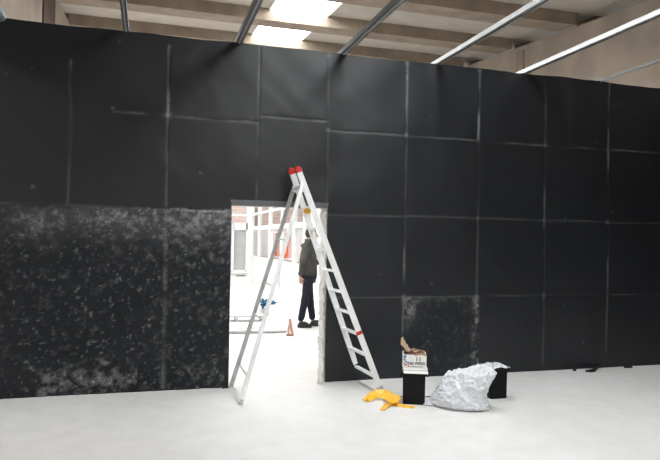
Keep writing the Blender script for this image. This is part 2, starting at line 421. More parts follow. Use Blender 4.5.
# ---- roof: slabs, ribs along x, sloping girders along y
RS, RA, RB = 0.085, 3.4, 3.18
GXR, GXL = 7.40, -1.64
def zs(Yp, a): return H + a + RS*Yp
near = [13.63 + 2.10*k for k in range(2, -9, -1)]      # near edge of each rib, distance from the viewer's plane
SKX0, SKX1 = 2.12, 3.31
def slab_box(bm, xa, xb, ya, yb, a0, a1):
    """box following the slope of the roof between distances ya..yb; a0/a1 lower and upper height"""
    P = [(x, y - D, zs(y, a)) for a in (a0, a1) for x, y in ((xa, ya), (xb, ya), (xb, yb), (xa, yb))]
    v = [bm.verts.new(p) for p in P]
    for f in ((3, 2, 1, 0), (4, 5, 6, 7), (0, 1, 5, 4), (1, 2, 6, 5), (2, 3, 7, 6), (3, 0, 4, 7)): bm.faces.new([v[i] for i in f])
RX0, RX1 = -8.0, 14.0
bm = NB()
ys = sorted(near)
for y in ys:
    ga, gb = y - 1.54, y
    slab_box(bm, RX0, SKX0, ga, gb, RA, RA + .12); slab_box(bm, SKX1, RX1, ga, gb, RA, RA + .12)
    slab_box(bm, RX0, RX1, y, y + .56, RA, RA + .12)
ceil = struct('ceiling', bm, M['slab'])
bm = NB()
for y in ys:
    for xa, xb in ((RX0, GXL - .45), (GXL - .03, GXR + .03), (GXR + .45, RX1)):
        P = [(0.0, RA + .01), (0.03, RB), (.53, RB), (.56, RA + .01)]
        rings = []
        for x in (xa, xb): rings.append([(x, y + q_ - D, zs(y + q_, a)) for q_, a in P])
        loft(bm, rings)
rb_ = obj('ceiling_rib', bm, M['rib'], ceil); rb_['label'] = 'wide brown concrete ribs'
for gx_, nm in ((GXR + .22, 'r'), (GXL - .22, 'l')):
    bm = NB(); slab_box(bm, gx_ - .21, gx_ + .21, ys[0] - 1.5, ys[-1] + .7, RB - 1.78, RB - .03 if nm == 'r' else RB + .03)
    sgn = -1 if nm == 'r' else 1
    g = struct('trim_1' if nm == 'r' else 'trim_2', bm, M['girder'])
    # upright stiffener on the visible face
    yy = 11.05 if nm == 'r' else 10.42
    for k in range(-4, 3):
        yk = yy + k*4.2
        if ys[0] - 1 < yk < ys[-1]:
            bm = NB(); slab_box(bm, gx_ + sgn*.215 - .02, gx_ + sgn*.215 + .02, yk, yk + (.26 if nm == 'r' else 1.15), RB - 1.78, RB - .12 if nm == 'r' else RB + .0)
            obj('girder_stiffener', bm, M['girder_dark'] if nm == 'l' else M['rib'], g)
k = 0
# unseen glowing sheets added in the other bays to light the hall
for j, y in enumerate(ys):
    for xa, xb in ((SKX0 - 9.5, SKX1 - 9.5), (SKX0, SKX1)):
        if xa == SKX0 and (abs(y - 13.63) < .1 or abs(y - 11.53) < .1): continue
        bm = NB(); slab_box(bm, xa, xb, y - 1.54, y, RA - .01 if xa != SKX0 else RA + .09, RA + .11); obj('unseen_light_strip', bm, M['skylight'], ceil)
for y in ys:
    if not (abs(y - 13.63) < .1 or abs(y - 11.53) < .1): continue
    t = thing('skylight', 'x', 'skylight', ((SKX0 + SKX1)/2, y - .77 - D, zs(y - .77, RA)), group='glaring skylights above the wall')
    bm = NB(); slab_box(bm, SKX0, SKX1, y - 1.54, y, RA + .09, RA + .11); obj('skylight_sheet', bm, M['skylight'], t)
    for xa, xb in ((SKX0, SKX0 + .03), (SKX1 - .03, SKX1)):
        bm = NB(); slab_box(bm, xa, xb, y - 1.54, y, RA - .02, RA + .09); obj('frame_side', bm, M['white'], t)
    d = y
    if abs(y - 13.63) < .1: t['label'] = 'smaller bright white skylight just above the black wall, left of the shaded grey steel beam'
    elif abs(y - 11.53) < .1: t['label'] = 'largest glaring white skylight at the upper edge of the picture'

# ---- far room behind the doorway
FY = 14.99; PX = 3.49
bm = NB()
# far brick wall with window opening x 2.86-3.34, z 0.32-2.1
wx0, wx1, wz0, wz1 = 2.86, 3.36, 0.42, 2.08
for a, b, z0, z1 in ((-5, wx0, 0, 4.6), (wx1, 11, 0, 4.6), (wx0, wx1, wz1, 4.6), (wx0, wx1, 0, wz0)): box(bm, ((a + b)/2, FY + .12, (z0 + z1)/2), (b - a, .22, z1 - z0))
fw_ = struct('wall_far', bm, M['brick'])
bm = NB(); box(bm, (0.0, FY - .01, .17), (2*3.45, .04, .34)); box(bm, (-1.1, FY - .01, 1.2), (2*3.9, .04, 2.0)); obj('plaster_render', bm, M['whitepanel'], fw_)
bm = NB()
for a, b, z0, z1 in ((wx0 - .05, wx0 + .03, wz0, wz1), (wx1 - .05, PX, 0, 2.9), (wx0, wx1, wz0 - .05, wz0 + .04), (wx0, wx1, wz1 - .22, wz1 + .03)):
    box(bm, ((a + b)/2, FY - .03, (z0 + z1)/2), (b - a, .06, z1 - z0))
win = struct('window_1', bm, M['white'])
bm = NB(); box(bm, ((wx0 + wx1)/2, FY + .02, (wz0 + wz1)/2), (wx1 - wx0, .01, wz1 - wz0)); obj('window_pane', bm, M['glass'], win)
bm = NB(); n = 40; fr = []
for i in range(n + 1):
    x = wx0 + (wx1 - wx0)*i/n; fr.append(((x), FY + .08 + .015*math.sin(i*1.7)))
loft(bm, [[(x, y, z) for x, y in fr] + [(x, y + .01, z) for x, y in reversed(fr)] for z in (wz0, wz1)]); obj('curtain', bm, M['curtain'], win)
bm = NB(); box(bm, ((wx0 + wx1)/2, FY - .07, wz0 - .05), (.62, .14, .04)); obj('window_sill', bm, M['white'], win)
# thin dark strip low on the wall, below the sill
bm = NB(); box(bm, (3.16, FY - .04, .26), (.34, .03, .035)); tag(obj('sill_strip', bm, M['grey']), 'thin dark strip low on the white wall below the far window', 'dark_strip')
# glazed side partition
bm = NB(); box(bm, (PX + .04, (6.6 + FY)/2, .47), (.08, FY - 6.6, .94)); box(bm, (PX + .03, (6.6 + FY)/2, .955), (.13, FY - 6.6, .05))
box(bm, (PX + .05, 5.9, 1.5), (.06, 1.36, 3.0))
part = struct('wall_partition', bm, M['whitepanel'])
posts = [FY - .12, 13.47, 11.6, 9.85, 8.4, 7.3, 6.62]
for y in posts:
    bm = NB(); box(bm, (PX + .04, y, 2.0), (.10, .13, 2.1)); obj('post', bm, M['white'], part)
for z in (1.93, 2.42, 3.0):
    bm = NB(); box(bm, (PX + .045, (6.6 + FY)/2, z), (.07, FY - 6.6, .13 if z < 2 else .07)); obj('rail', bm, M['white'], part)
for a, b in zip(posts[1:], posts[:-1]):
    bm = NB(); box(bm, (PX + .05, (a + b)/2, 1.45), (.01, b - a - .12, .85)); obj('glass_pane', bm, M['glass'], part)
bm = NB(); box(bm, (PX - .005, 10.0, .62), (.012, .33, .75)); obj('shadow_gap', bm, M['curtain'], part)  # grey strip standing in for the shadow gap beside a mullion
# things beyond the glass
bm = NB(); box(bm, (6.2, 10.8, 1.7), (.2, 8.0, 3.4)); struct('wall_beyond', bm, M['curtain'])
bm = NB(); box(bm, (6.05, 10.8, 2.75), (.12, 8.0, .9)); struct('trim_3', bm, M['brick'])
# sloping white pipe under the far ceiling
bm = NB(); tube(bm, [at_y(231, 215, 13.0), at_y(252, 215.5, 13.0), at_y(271, 211, 13.0)], .035)
tag(obj('white_pipe', bm, M['white'], smooth=True), 'thin white pipe bending upwards across the top of the doorway view', 'pipe')
bm = NB(); tube(bm, [at_y(231, 205, 13.8), at_y(262, 206.5, 13.8)], .035)
tag(obj('white_pipe', bm, M['white'], smooth=True), 'short level white pipe in front of the pink bricks, topmost in the doorway', 'pipe')

# ================================================================== CEILING STEEL
TZ = WH
def c_beam(x, dark, label, thin=1.0):
    t = thing('steel_beam', label, 'beam', (x, 0.0, TZ), group='steel beams over the black wall')
    wv, hh, lip = .072*thin, .048*thin, .016
    prof = [(-wv/2, 0), (wv/2, 0), (wv/2, hh), (wv/2 - lip, hh), (wv/2 - lip, hh - .004), (wv/2 - .004, hh - .004), (wv/2 - .004, .004), (-wv/2 + .004, .004), (-wv/2 + .004, hh - .004), (-wv/2 + lip, hh - .004), (-wv/2 + lip, hh), (-wv/2, hh)]
    bm = NB(); R = [[Vector((x + a, y, TZ + .002 + b)) for a, b in prof] for y in (0.19, -12.0)]
    loft(bm, R); obj('channel', bm, M['galv_dark' if dark else 'galv'], t)
    bm = NB(); box(bm, (x, -5.9, TZ - .002), (.022*thin, 11.9, .008)); obj('groove_strip', bm, M['galv_dark'] if not dark else M['galv'], t)
    bm = NB(); box(bm, (x, .03, TZ + .001), (.11, .10, .008)); box(bm, (x + wv/2 + .006, .03, TZ + .025), (.006, .10, .05)); obj('bracket', bm, M['galv_dark'], t)
    return t
c_beam(-0.26, 1, 'dark grey steel beam above the wall, leftmost and nearly upright in the picture', .8)
c_beam(0.90, 1, 'shaded grey steel beam between the leftmost beam and the skylights', 1.0)
c_beam(2.085, 1, 'shaded grey steel beam just right of the skylights, over the doorway side of the wall')
c_beam(3.27, 0, 'bright white steel beam next to the dark beam right of the skylights')
c_beam(4.46, 0, 'pale steel beam crossing in front of the tan concrete girder')
c_beam(5.58, 1, 'thin grey steel beam at the right, second from the right edge', .45)
c_beam(6.75, 1, 'short stub of grey steel beam at the very right edge of the picture', .45)

# blue-grey pipe end top-left corner
bm = NB(); tube(bm, [at_y(-12, 2, -.3), at_y(-3, 10, -.15), at_y(2.5, 20, .05)], .05); tag(obj('cable_duct', bm, mat('blue_grey_plastic', (.22, .27, .30), .5), smooth=True), 'blue-grey duct end in the top left corner above the wall', 'duct')

# ================================================================== STEPLADDER
F1 = at_z(381.2, 391.5); F2 = at_z(360.5, 379.5)
T1 = at_y(298.8, 171, -.42); T2 = at_y(292.2, 172.5, -.20)
B1 = at_z(240.3, 404.5); B2 = at_z(229.8, 386.8); B2.x = max(B2.x, DL + .03)
H1 = at_y(301.0, 189, -.47); H2 = at_y(293.2, 190, -.16)
lad = thing('stepladder', 'tall aluminium stepladder with red top caps standing astride the doorway', 'ladder', ((F1.x + B1.x)/2, -.3, 0))
side = Vector((0, 1, 0))
for a, b, nm in ((F1, T1, 0), (F2, T2, 1)):
    dd = (b - a).normalized()
    bm = NB(); bar(bm, a + dd*.03, b, side, .028, .062); obj('rail', bm, M['alu'], lad)
    bm = NB(); bar(bm, a, a + dd*.06, side, .036, .07); f = obj('foot', bm, M['darkred'] if nm else M['alu_dull'], lad)
    bm = NB(); bar(bm, b - dd*.015, b + dd*.03, side, .042, .074); ball(bm, b + dd*.028, (.032, .024, .026)); f = obj('top_cap', bm, M['red'], lad)
for a, b in ((B1, H1), (B2, H2)):
    dd = (b - a).normalized()
    bm = NB(); bar(bm, a + dd*.02, b, side, .030, .044); obj('rear_rail', bm, M['alu' if a.y < -.3 else 'alu_dull'], lad)
    bm = NB(); bar(bm, a, a + dd*.05, side, .032, .042); obj('foot', bm, M['alu_dull'], lad)
# rungs
zf = [.155 + .222*i for i in range(10)]
for z in zf:
    t1, t2 = z/T1.z, z/T2.z; a = F1.lerp(T1, t1); b = F2.lerp(T2, t2)
    bm = NB(); bar(bm, a, b, Vector((1, 0, 0)), .052, .024); obj('rung', bm, M['alu'], lad)
for t_ in (.12, .37, .53, .75):
    a = B1.lerp(H1, t_); b = B2.lerp(H2, t_)
    bm = NB(); bar(bm, a, b, Vector((1, 0, 0)), .018, .014); obj('rear_brace', bm, M['alu_dull'], lad)
# hinge plates and head bar
for h, (fa, ta) in ((H1, (F1, T1)), (H2, (F2, T2))):
    c = fa.lerp(ta, h.z/ta.z); bm = NB(); bar(bm, h - Vector((.012, 0, 0)), c + Vector((0.01, 0, .0)), Vector((0, 0, 1)), .055, .012)
    bar(bm, h + Vector((0, 0, .0)), fa.lerp(ta, (h.z + .09)/ta.z), side, .012, .03); obj('hinge_plate', bm, M['alu'], lad)
bm = NB(); bar(bm, H1, H2, Vector((1, 0, 0)), .03, .03); obj('head_bar', bm, M['alu'], lad)
yk = at_y(307.4, 211, -.34); 
bm = NB(); ball(bm, yk, (.040, .03, .034), 14); tube(bm, [yk, yk + Vector((0, .10, 0))], .014); 
a_ = F1.lerp(T1, yk.z/T1.z); tube(bm, [yk, a_], .010); o = obj('knob', bm, M['yellow_p'], lad, True); o['label'] = 'round yellow plastic knob'
st_ = at_y(355, 331.5, -.49); bm = NB(); bar(bm, F1.lerp(T1, .262), F1.lerp(T1, .277), side, .032, .066); obj('red_band', bm, M['red'], lad)

# ================================================================== BINS
def bin_(c, wx, wy, hh, rz, label):
    t = thing('waste_bin', label, 'bin', (c[0], c[1], 0), rz, 'square black bins on the floor')
    mw = world_of(t)
    def part(nm, fn, m):
        b = NB(); fn(b); b.transform(mw); return obj(nm, b, m, t)
    def body(b):
        th = .008; rings = []
        def ring(k, z, inset=0):
            r = .02; x, y = wx/2*k - inset, wy/2*k - inset; out = []
            for sx, sy, a0 in ((1, 1, 0), (-1, 1, 90), (-1, -1, 180), (1, -1, 270)):
                for j in range(4):
                    a = math.radians(a0 + j*30); out.append((sx*(x - r) + r*math.cos(a), sy*(y - r) + r*math.sin(a), z))
            return out
        rings = [ring(.95, 0.0), ring(.96, .01), ring(1.0, hh), ring(1, hh, th), ring(.96, .02, th)]
        loft(b, rings)
    part('bin_body', body, M['bin'])
    def rim(b):
        r = .012
        for sx in (-1, 1): box(b, (sx*(wx/2 + .002), 0, hh - .012), (r, wy + .016, .024))
        for sy in (-1, 1): box(b, (0, sy*(wy/2 + .002), hh - .012), (wx + .016, r, .024))
    part('rim', rim, M['bin'])
    for sx in (-1, 1):
        handle = lambda b: tube(b, [(sx*(wx/2 + .004), -.04, hh - .03), (sx*(wx/2 + .022), -.04, hh - .045), (sx*(wx/2 + .022), .04, hh - .045), (sx*(wx/2 + .004), .04, hh - .03)], .006)
        part('handle', handle, M['bin'])
    return t
ba = at_z(413.5, 404.8); depth = .2
d0 = Vector((ray(413, 390).x, ray(413, 390).y, 0)).normalized(); rz = math.atan2(d0.y, d0.x) - math.pi/2
binA = ba + d0*.11
bin_(binA, .222, .215, .31, rz + .02, 'square black bin with a white printed box on its top')
bb = at_z(497, 400); d1 = Vector((ray(497, 390).x, ray(497, 390).y, 0)).normalized(); rz1 = math.atan2(d1.y, d1.x) - math.pi/2
binB = bb + d1*.14 + Vector((d1.y, -d1.x, 0))*-.032
bin_(binB, .20, .20, .30, rz1 + math.radians(33), 'square black bin partly hidden behind the white plastic bag')

# white printed box standing on the first bin
bx = thing('cardboard_box', 'white printed cardboard box full of scraps on top of the black bin', 'box', (binA.x, binA.y, .312), rz + .06)
mw = world_of(bx)
def bpart(nm, fn, m, parent=None, smooth=False):
    b = NB(); fn(b); b.transform(mw); return obj(nm, b, m, parent or bx, smooth)
BW, BD, BH = .225, .19, .17
def shell(b):
    th = .005
    R = lambda x, y, z: [(-x, -y, z), (x, -y, z), (x, y, z), (-x, y, z)]
    loft(b, [R(BW/2, BD/2, .03), R(BW/2 + .002, BD/2 + .002, BH), R(BW/2 - th, BD/2 - th, BH), R(BW/2 - th, BD/2 - th, .04)])
body_ = bpart('box_body', shell, M['cardw'])
bpart('box_base', lambda b: (box(b, (.006, -.005, .018), (BW + .016, BD + .03, .032), None, .93), box(b, (.01, -BD/2 - .03, .006), (BW + .01, .055, .008), Euler((.18, 0, 0)))), M['cardw'])
def cont(b):
    for i in range(26):
        box(b, (random.uniform(-.085, .085), random.uniform(-.07, .07), BH - .02 + random.uniform(0, .022)), (random.uniform(.03, .06), random.uniform(.03, .05), random.uniform(.01, .02)), Euler((random.uniform(-.5, .5), random.uniform(-.5, .5), random.uniform(0, 3))))
bpart('scraps', cont, M['contents'])
bpart('brown_flap', lambda b: ribbon(b, [(-.11, BD/2, BH), (-.0, BD/2 + .02, BH + .015), (.11, BD/2, BH)], (0, 0, .012), .004), M['cardb'])
def flap(b):
    ribbon(b, [(.0, -BD/2 - .0, BH + .0), (.06, -BD/2 - .004, BH + .012), (.112, -BD/2, BH)], (0, .0, .01), .004)
bpart('brown_flap', flap, M['cardb'])
def txt(body, size, x, z, m, nm='lettering'):
    c = bpy.data.curves.new('t', 'FONT'); c.body = body; c.size = size; c.align_x = 'CENTER'; c.extrude = .0008; c.offset = .0013
    o = bpy.data.objects.new('t', c); COL.objects.link(o); dg = bpy.context.evaluated_depsgraph_get()
    me = bpy.data.meshes.new_from_object(o.evaluated_get(dg)); bpy.data.objects.remove(o)
    b = NB(); add_mesh(b, me); b.transform(Matrix.Translation((x, -BD/2 - .0035, z)) @ Matrix.Rotation(math.pi/2, 4, 'X')); b.transform(mw)
    return obj(nm, b, m, body_)
txt('I I', .056, .035, .112, M['ink']); txt('NG WING', .036, .018, .076, M['ink'])
bpart('print_line', lambda b: (box(b, (.02, -BD/2 - .002, .055), (.12, .002, .005))), M['ink'], body_)
def blots(b):
    for x, z, w_, h_ in ((-.095, .15, .022, .03), (-.098, .12, .02, .02), (-.08, .10, .03, .014)): box(b, (x, -BD/2 - .002, z), (w_, .002, h_), Euler((0, .4, 0)))
    pass
bpart('blue_print', blots, M['blue_ink'], body_)
for y, z in ((-.05, .13), (.0, .10), (.04, .14)): bpart('blue_print', lambda b: box(b, (-BW/2 - .002, y, z), (.002, .04, .03)), M['blue_ink'], body_)
def blots2(b):
    for x, z, w_, h_ in ((-.085, .072, .03, .012), (-.06, .06, .02, .012), (-.10, .085, .012, .02)): box(b, (x, -BD/2 - .0022, z), (w_, .002, h_), Euler((0, -.4, 0)))
bpart('red_print', blots2, M['red_ink'], body_)

# crumpled brown paper sticking out of the box
def crumple_sheet(outline, th, amp, seed, sub=4):
    """thin crumpled sheet from rows of points"""
    rnd = random.Random(seed); bm = NB(); rows = len(outline); cols = len(outline[0])
    V = [[bm.verts.new(Vector(p)) for p in r] for r in outline]
    for i in range(rows - 1):
        for j in range(cols - 1): bm.faces.new((V[i][j], V[i+1][j], V[i+1][j+1], V[i][j+1]))
    bmesh.ops.subdivide_edges(bm, edges=bm.edges[:], cuts=sub, use_grid_fill=True)
    bm.normal_update()
    for v in bm.verts:
        v.co += Vector((rnd.uniform(-1, 1), rnd.uniform(-1, 1), rnd.uniform(-1, 1)))*amp
    r = bmesh.ops.solidify(bm, geom=bm.faces[:], thickness=th)
    return bm
pb = crumple_sheet([[(-.05, -.02, BH + .012), (-.055, .02, BH + .012), (-.04, .05, BH + .012)],
                    [(-.075, -.04, BH + .035), (-.085, .01, BH + .04), (-.04, .05, BH + .03)],
                    [(-.135, -.04, BH + .085), (-.11, .01, BH + .10), (-.085, .04, BH + .09)],
                    [(-.135, -.03, BH + .14), (-.125, .01, BH + .155), (-.112, .03, BH + .14)]], .004, .006, 5, 3)
pb.transform(mw)
tag(obj('paper_bag', pb, M['paper']), 'crumpled brown paper sticking up out of the white box', 'paper')

# ================================================================== PLASTIC BAG
def bag():
    c = (at_z(428.5, 406.5) + at_z(485, 413.5))/2
    ax = (at_z(488, 413) - at_z(431.5, 406)); L = ax.length; ax.normalize(); ny = Vector((-ax.y, ax.x, 0))
    prof = [(0.0, -.27, .285, .10), (.03, -.285, .285, .17), (.08, -.26, .265, .19), (.14, -.215, .255, .19), (.20, -.175, .275, .18), (.26, -.155, .305, .165), (.31, -.115, .325, .15), (.34, -.03, .335, .13), (.365, .06, .31, .09), (.385, .13, .275, .06), (.40, .17, .23, .03)]
    bm = NB(); n = 150; rings = []
    P = []
    # denser interpolation in height
    for i in range(len(prof) - 1):
        for k in range(9):
            t = k/9; P.append([prof[i][j]*(1 - t) + prof[i+1][j]*t for j in range(4)])
    P.append(list(prof[-1]))
    for z, u0, u1, dpt in P:
        rings.append([c + ax*((u0 + u1)/2 + (u1 - u0)/2*math.copysign(abs(math.cos(a))**.85, math.cos(a))) + ny*(dpt*math.sin(a) + .13 + z*.1) + Vector((0, 0, z)) for a in [2*math.pi*k/n for k in range(n)]])
    loft(bm, rings)
    bm.normal_update(); from mathutils import noise
    for v in bm.verts:
        p = v.co; d = noise.voronoi(p*9)[0]; m1 = (d[1] - d[0])
        d2 = noise.voronoi((p + Vector((3, 1, 2)))*20)[0]; m2_ = d2[1] - d2[0]
        k = min(1, p.z/.04)
        off = .038*(.30 - m1) + .020*(.3 - m2_) + .02*noise.noise(p*6) + .008*noise.noise(p*45)
        v.co = p + v.normal*off*(.35 + .65*k)
        v.co.z = max(v.co.z, .003)
    t = thing('plastic_bag', 'large crumpled white plastic sack slumped on the floor between the bins', 'bag', (c.x, c.y, 0))
    obj('sack', bm, M['bag'], t)
    # loose gathered tail at lower left and hem at lower right
    bm = crumple_sheet([[c + ax*-.23 + ny*.02 + Vector((0, 0, .01)), c + ax*-.22 + ny*.12 + Vector((0, 0, .06))], [c + ax*-.29 + ny*.0 + Vector((0, 0, .008)), c + ax*-.27 + ny*.12 + Vector((0, 0, .03))], [c + ax*-.325 + ny*.01 + Vector((0, 0, .012)), c + ax*-.31 + ny*.07 + Vector((0, 0, .02))]], .002, .004, 3, 4)
    obj('gathered_neck', bm, M['bag'], t)
bag()
# clear film on bin B
cb = Vector((binB.x, binB.y, .302)); R3m = Matrix.Rotation(rz1 + math.radians(40), 3, 'Z')
rows = []
for i in range(7):
    row = []
    for j in range(7):
        u, v = -.115 + .23*i/6, -.115 + .23*j/6
        p = R3m @ Vector((u, v, 0)); z = .02 + .022*random.random()
        if i in (0, 6) or j in (0, 6): z -= .012
        row.append(cb + p + Vector((0, 0, z)))
    rows.append(row)
bm = crumple_sheet(rows, .002, .007, 9, 2)
tag(obj('plastic_film', bm, M['film']), 'crumpled clear plastic film lying over the bin behind the bag', 'plastic film')

# ================================================================== TAPE, CORD, SCRAPS
bm = NB()
def g(x, y, z=0): return at_z(x, y, z)
def rib_px(pts, w0, w1=None, th=.003, tilt=0):
    P = [g(x, y, z) for x, y, z in pts]; Wv = []
    for i, p in enumerate(P):
        d = P[min(i + 1, len(P) - 1)] - P[max(i - 1, 0)]; d.z = 0; d.normalize(); s = Vector((-d.y, d.x, tilt)).normalized(); t = i/(len(P) - 1)
        Wv.append(s*(w0*(1 - t) + (w1 or w0)*t)/2)
    ribbon(bm, P, Wv, th)
rib_px([(366, 401.5, .006), (369, 398.5, .012), (372.5, 395, .02), (377, 392.5, .03), (383, 392, .035), (388, 394.5, .03), (391, 398, .02), (392, 402, .01)], .08, .09, .004, .5)
rib_px([(391, 397, .05), (395, 398, .06), (398, 401, .045), (397, 404, .02), (391, 404.5, .01), (388, 402, .03), (391, 398.5, .055)], .08, .09, .004, .8)
rib_px([(391, 402, .014), (387, 405, .012), (384, 407.5, .007), (381.5, 410, .004)], .09, .085, .004, .3)
rib_px([(393, 404, .010), (399, 405, .012), (406, 406.5, .006), (414.5, 407.5, .005)], .05, .05, .004, .3)
rib_px([(368, 400, .02), (375, 396, .035), (383, 396, .04), (389, 400, .03)], .05, .05, .004, .9)
tag(obj('yellow_tape', bm, M['tape']), 'tangled strip of yellow tape on the floor at the foot of the stepladder', 'tape')
bm = NB(); pts = [g(x, y, .005) for x, y in ((396.5, 396.8), (403, 396.8), (414, 396.5), (425, 396.8), (434, 396.2), (445, 397), (455, 396.5))]
tube(bm, pts, .0045, 8); tag(obj('cord', bm, M['dark'], smooth=True), 'thin dark cord lying across the floor behind the first bin', 'cord')

def scrap(pts, label, w=.03):
    global bm
    bm = NB(); P = [at_z(x, y, 0) + Vector((0, 0, z)) for x, y, z in pts]
    rr = [.012 + w*.3*math.sin(math.pi*i/(len(P) - 1)) for i in range(len(P))]
    tube(bm, P, rr, 8)
    for v in bm.verts: v.co.z = max(.002, v.co.z); v.co += Vector((random.uniform(-1, 1), random.uniform(-1, 1), 0))*.004
    tag(obj('membrane_scrap', bm, M['dark']), label, 'scrap')
scrap([(585.5, 371.8, .008), (589, 372.2, .012), (593, 371.8, .014), (596, 370, .02), (599, 367.8, .04)], 'curled black scrap at the wall foot, longest and with a raised end', .05)
scrap([(573.0, 371, .012), (574.6, 371.2, .022), (576, 370.8, .012)], 'small black lump at the wall foot, left of the curled scrap', .05)
scrap([(624, 368.0, .008), (628, 368, .012), (632, 367.8, .006)], 'flat black scrap at the wall foot, rightmost of the three', .03)
# loose flaps of the sheet at the doorway
bm = crumple_sheet([[at_y(222, 386.8, -.03), at_y(229, 386.5, -.03)], [at_z(222, 389.0) + Vector((0, 0, .004)), at_z(229.4, 388.0) + Vector((0, 0, .004))]], .004, .003, 4, 3)
tag(obj('membrane_scrap', bm, M['dark']), 'torn black sheet corner on the floor at the left of the doorway', 'scrap')
bm = NB()
for i in range(7):
    p = at_z(319.5 + random.uniform(-1.8, 3), 383.5 + random.uniform(-1.5, 1)); s = random.uniform(.012, .03)
    box(bm, p + Vector((0, 0, s/2)), (s*1.4, s, s), Euler((random.random(), random.random(), random.random()*3)), .7)
for v in bm.verts: v.co.z = max(v.co.z, .001)
o = tag(obj('plaster_rubble', bm, M['plaster']), 'small heap of broken plaster at the right foot of the doorway', 'rubble'); o['kind'] = 'stuff'

# ================================================================== FAR ROOM OBJECTS
# near beam
t = thing('aluminium_plank', 'pale metal plank lying on the floor of the far room, nearer one', 'plank', (1.8, 3.6, 0))
bm = NB(); A, B = at_z(212, 334), at_z(286, 333)
bar(bm, A + Vector((0, 0, .03)), B + Vector((0, 0, .03)), Vector((0, 0, 1)), .04, .03); bar(bm, A + Vector((0, .34, .03)), B + Vector((0, .34, .03)), Vector((0, 0, 1)), .04, .03); obj('side_rail', bm, M['alu_dull'], t)
bm = NB()
for k in range(12):
    p = A.lerp(B, (k + .5)/12); bar(bm, p + Vector((0, .01, .03)), p + Vector((0, .33, .03)), Vector((1, 0, 0)), .14, .012)
obj('deck', bm, M['white'], t)
t = thing('aluminium_platform', 'low metal work platform on the floor further back in the far room', 'platform', (2.0, 5.3, 0))
A, B = at_z(212, 322), at_z(266, 321.5)
bm = NB()
for dy_ in (0, .3): bar(bm, A + Vector((0, dy_, .10)), B + Vector((0, dy_, .10)), Vector((0, 0, 1)), .03, .03)
obj('side_rail', bm, M['alu_dull'], t)
bm = NB(); c = (A + B)/2; box(bm, c + Vector((0, .15, .10)), ((B - A).length - .05, .28, .014)); obj('deck', bm, M['white'], t)
for px_ in (237, 263):
    p = at_z(px_, 321.8)
    for dy_ in (0, .3):
        bm = NB(); bar(bm, p + Vector((0, dy_, 0)), p + Vector((0, dy_, .09)), Vector((1, 0, 0)), .03, .03); obj('leg', bm, M['alu_dull'], t)
# terracotta wedge stand
p = at_z(290.3, 336)
t = thing('trestle_foot', 'small reddish-brown triangular stand at the end of the plank, near the person', 'stand', tuple(p))
bm = NB(); bar(bm, p + Vector((-.03, 0, .02)), p + Vector((0, .08, .27)), Vector((0, 1, 0)), .03, .025); bar(bm, p + Vector((.045, .02, .0)), p + Vector((.005, .08, .27)), Vector((0, 1, 0)), .05, .04)
obj('upright', bm, M['brickred'], t)
bm = NB(); bar(bm, p + Vector((-.06, .0, .02)), p + Vector((.06, .02, .02)), Vector((0, 1, 0)), .04, .035); obj('base', bm, M['brickred'], t)
bm = NB(); bar(bm, p + Vector((-.06, .0, .05)), p + Vector((-.005, .06, .24)), Vector((0, 1, 0)), .012, .012); obj('brace', bm, M['alu_dull'], t)

# grey crate carrying the blue things
cr = at_z(264.5, 315.5)
t = thing('crate', 'small pale grey crate under the blue plastic, seen between the rear ladder rails', 'crate', tuple(cr))
bm = NB(); mwc = Matrix.Translation(cr)
for a, b, s in ((-.07, 0, (.012, .2, .14)), (.07, 0, (.012, .2, .14)), (0, -.1, (.15, .012, .14)), (0, .1, (.15, .012, .14))): box(bm, cr + Vector((a, b, .075)), s, None, .92)
box(bm, cr + Vector((0, 0, .012)), (.13, .18, .012)); obj('crate_body', bm, M['curtain'], t)
from mathutils import noise as mnoise
def blue(c, r, seed, label):
    bm = NB(); ball(bm, c, r, 24)
    for v in bm.verts:
        q_ = v.co - c; v.co += q_*(mnoise.noise(v.co*22 + Vector((seed, 0, 0)))*1.3)
    tag(obj('blue_plastic', bm, M['blue']), label, 'plastic')
blue(cr + Vector((.0, 0, .25)), Vector((.08, .07, .075)), 2, 'crumpled teal-blue plastic heaped on the grey crate, larger piece')
q_ = at_z(272.5, 304.5); blue(q_ + Vector((0, 0, .04)), Vector((.065, .05, .05)), 8, 'small teal-blue plastic scrap on the floor right of the crate')

# orange cloths behind glass
def hang(px0_, px1_, py0, py1, Y, m, label):
    bm = NB(); a = at_y(px0_, py0, Y); b = at_y(px1_, py1, Y); n = 8
    rows = []
    for i in range(6):
        t = i/5; row = []
        for j in range(n):
            s = j/(n - 1); xx = a.x + (b.x - a.x)*(s if t > .0 else s); cxm = (a.x + b.x)/2; kx = .55 + .45*t
            row.append(Vector((cxm + (xx - cxm)*kx, Y + .03*math.sin(j*2.1), a.z + (b.z - a.z)*t)))
        rows.append(row)
    bm = crumple_sheet(rows, .02, .008, int(px0_), 1)
    return bm
bm = hang(275, 281, 233, 256, 10.6, M['orange'], ''); tag(obj('orange_jacket', bm, M['orange']), 'orange jacket hanging beyond the glazed partition, left one', 'jacket')
bm = hang(284, 293, 233, 258, 9.2, M['brickred'], ''); tag(obj('orange_jacket', bm, M['orange']), 'orange-brown jacket hanging beyond the glazed partition, right one nearest the person', 'jacket')
bm = NB(); p0 = at_y(272, 232.5, 10.8); p1 = at_y(297, 232.5, 9.0); tube(bm, [p0, p1], .015); tube(bm, [(p0.x, p0.y, 0), p0], .02); tube(bm, [(p1.x, p1.y, 0), p1], .02)
tag(obj('clothes_rail', bm, M['white'], smooth=True), 'white rail beyond the partition from which the orange jackets hang', 'rail')

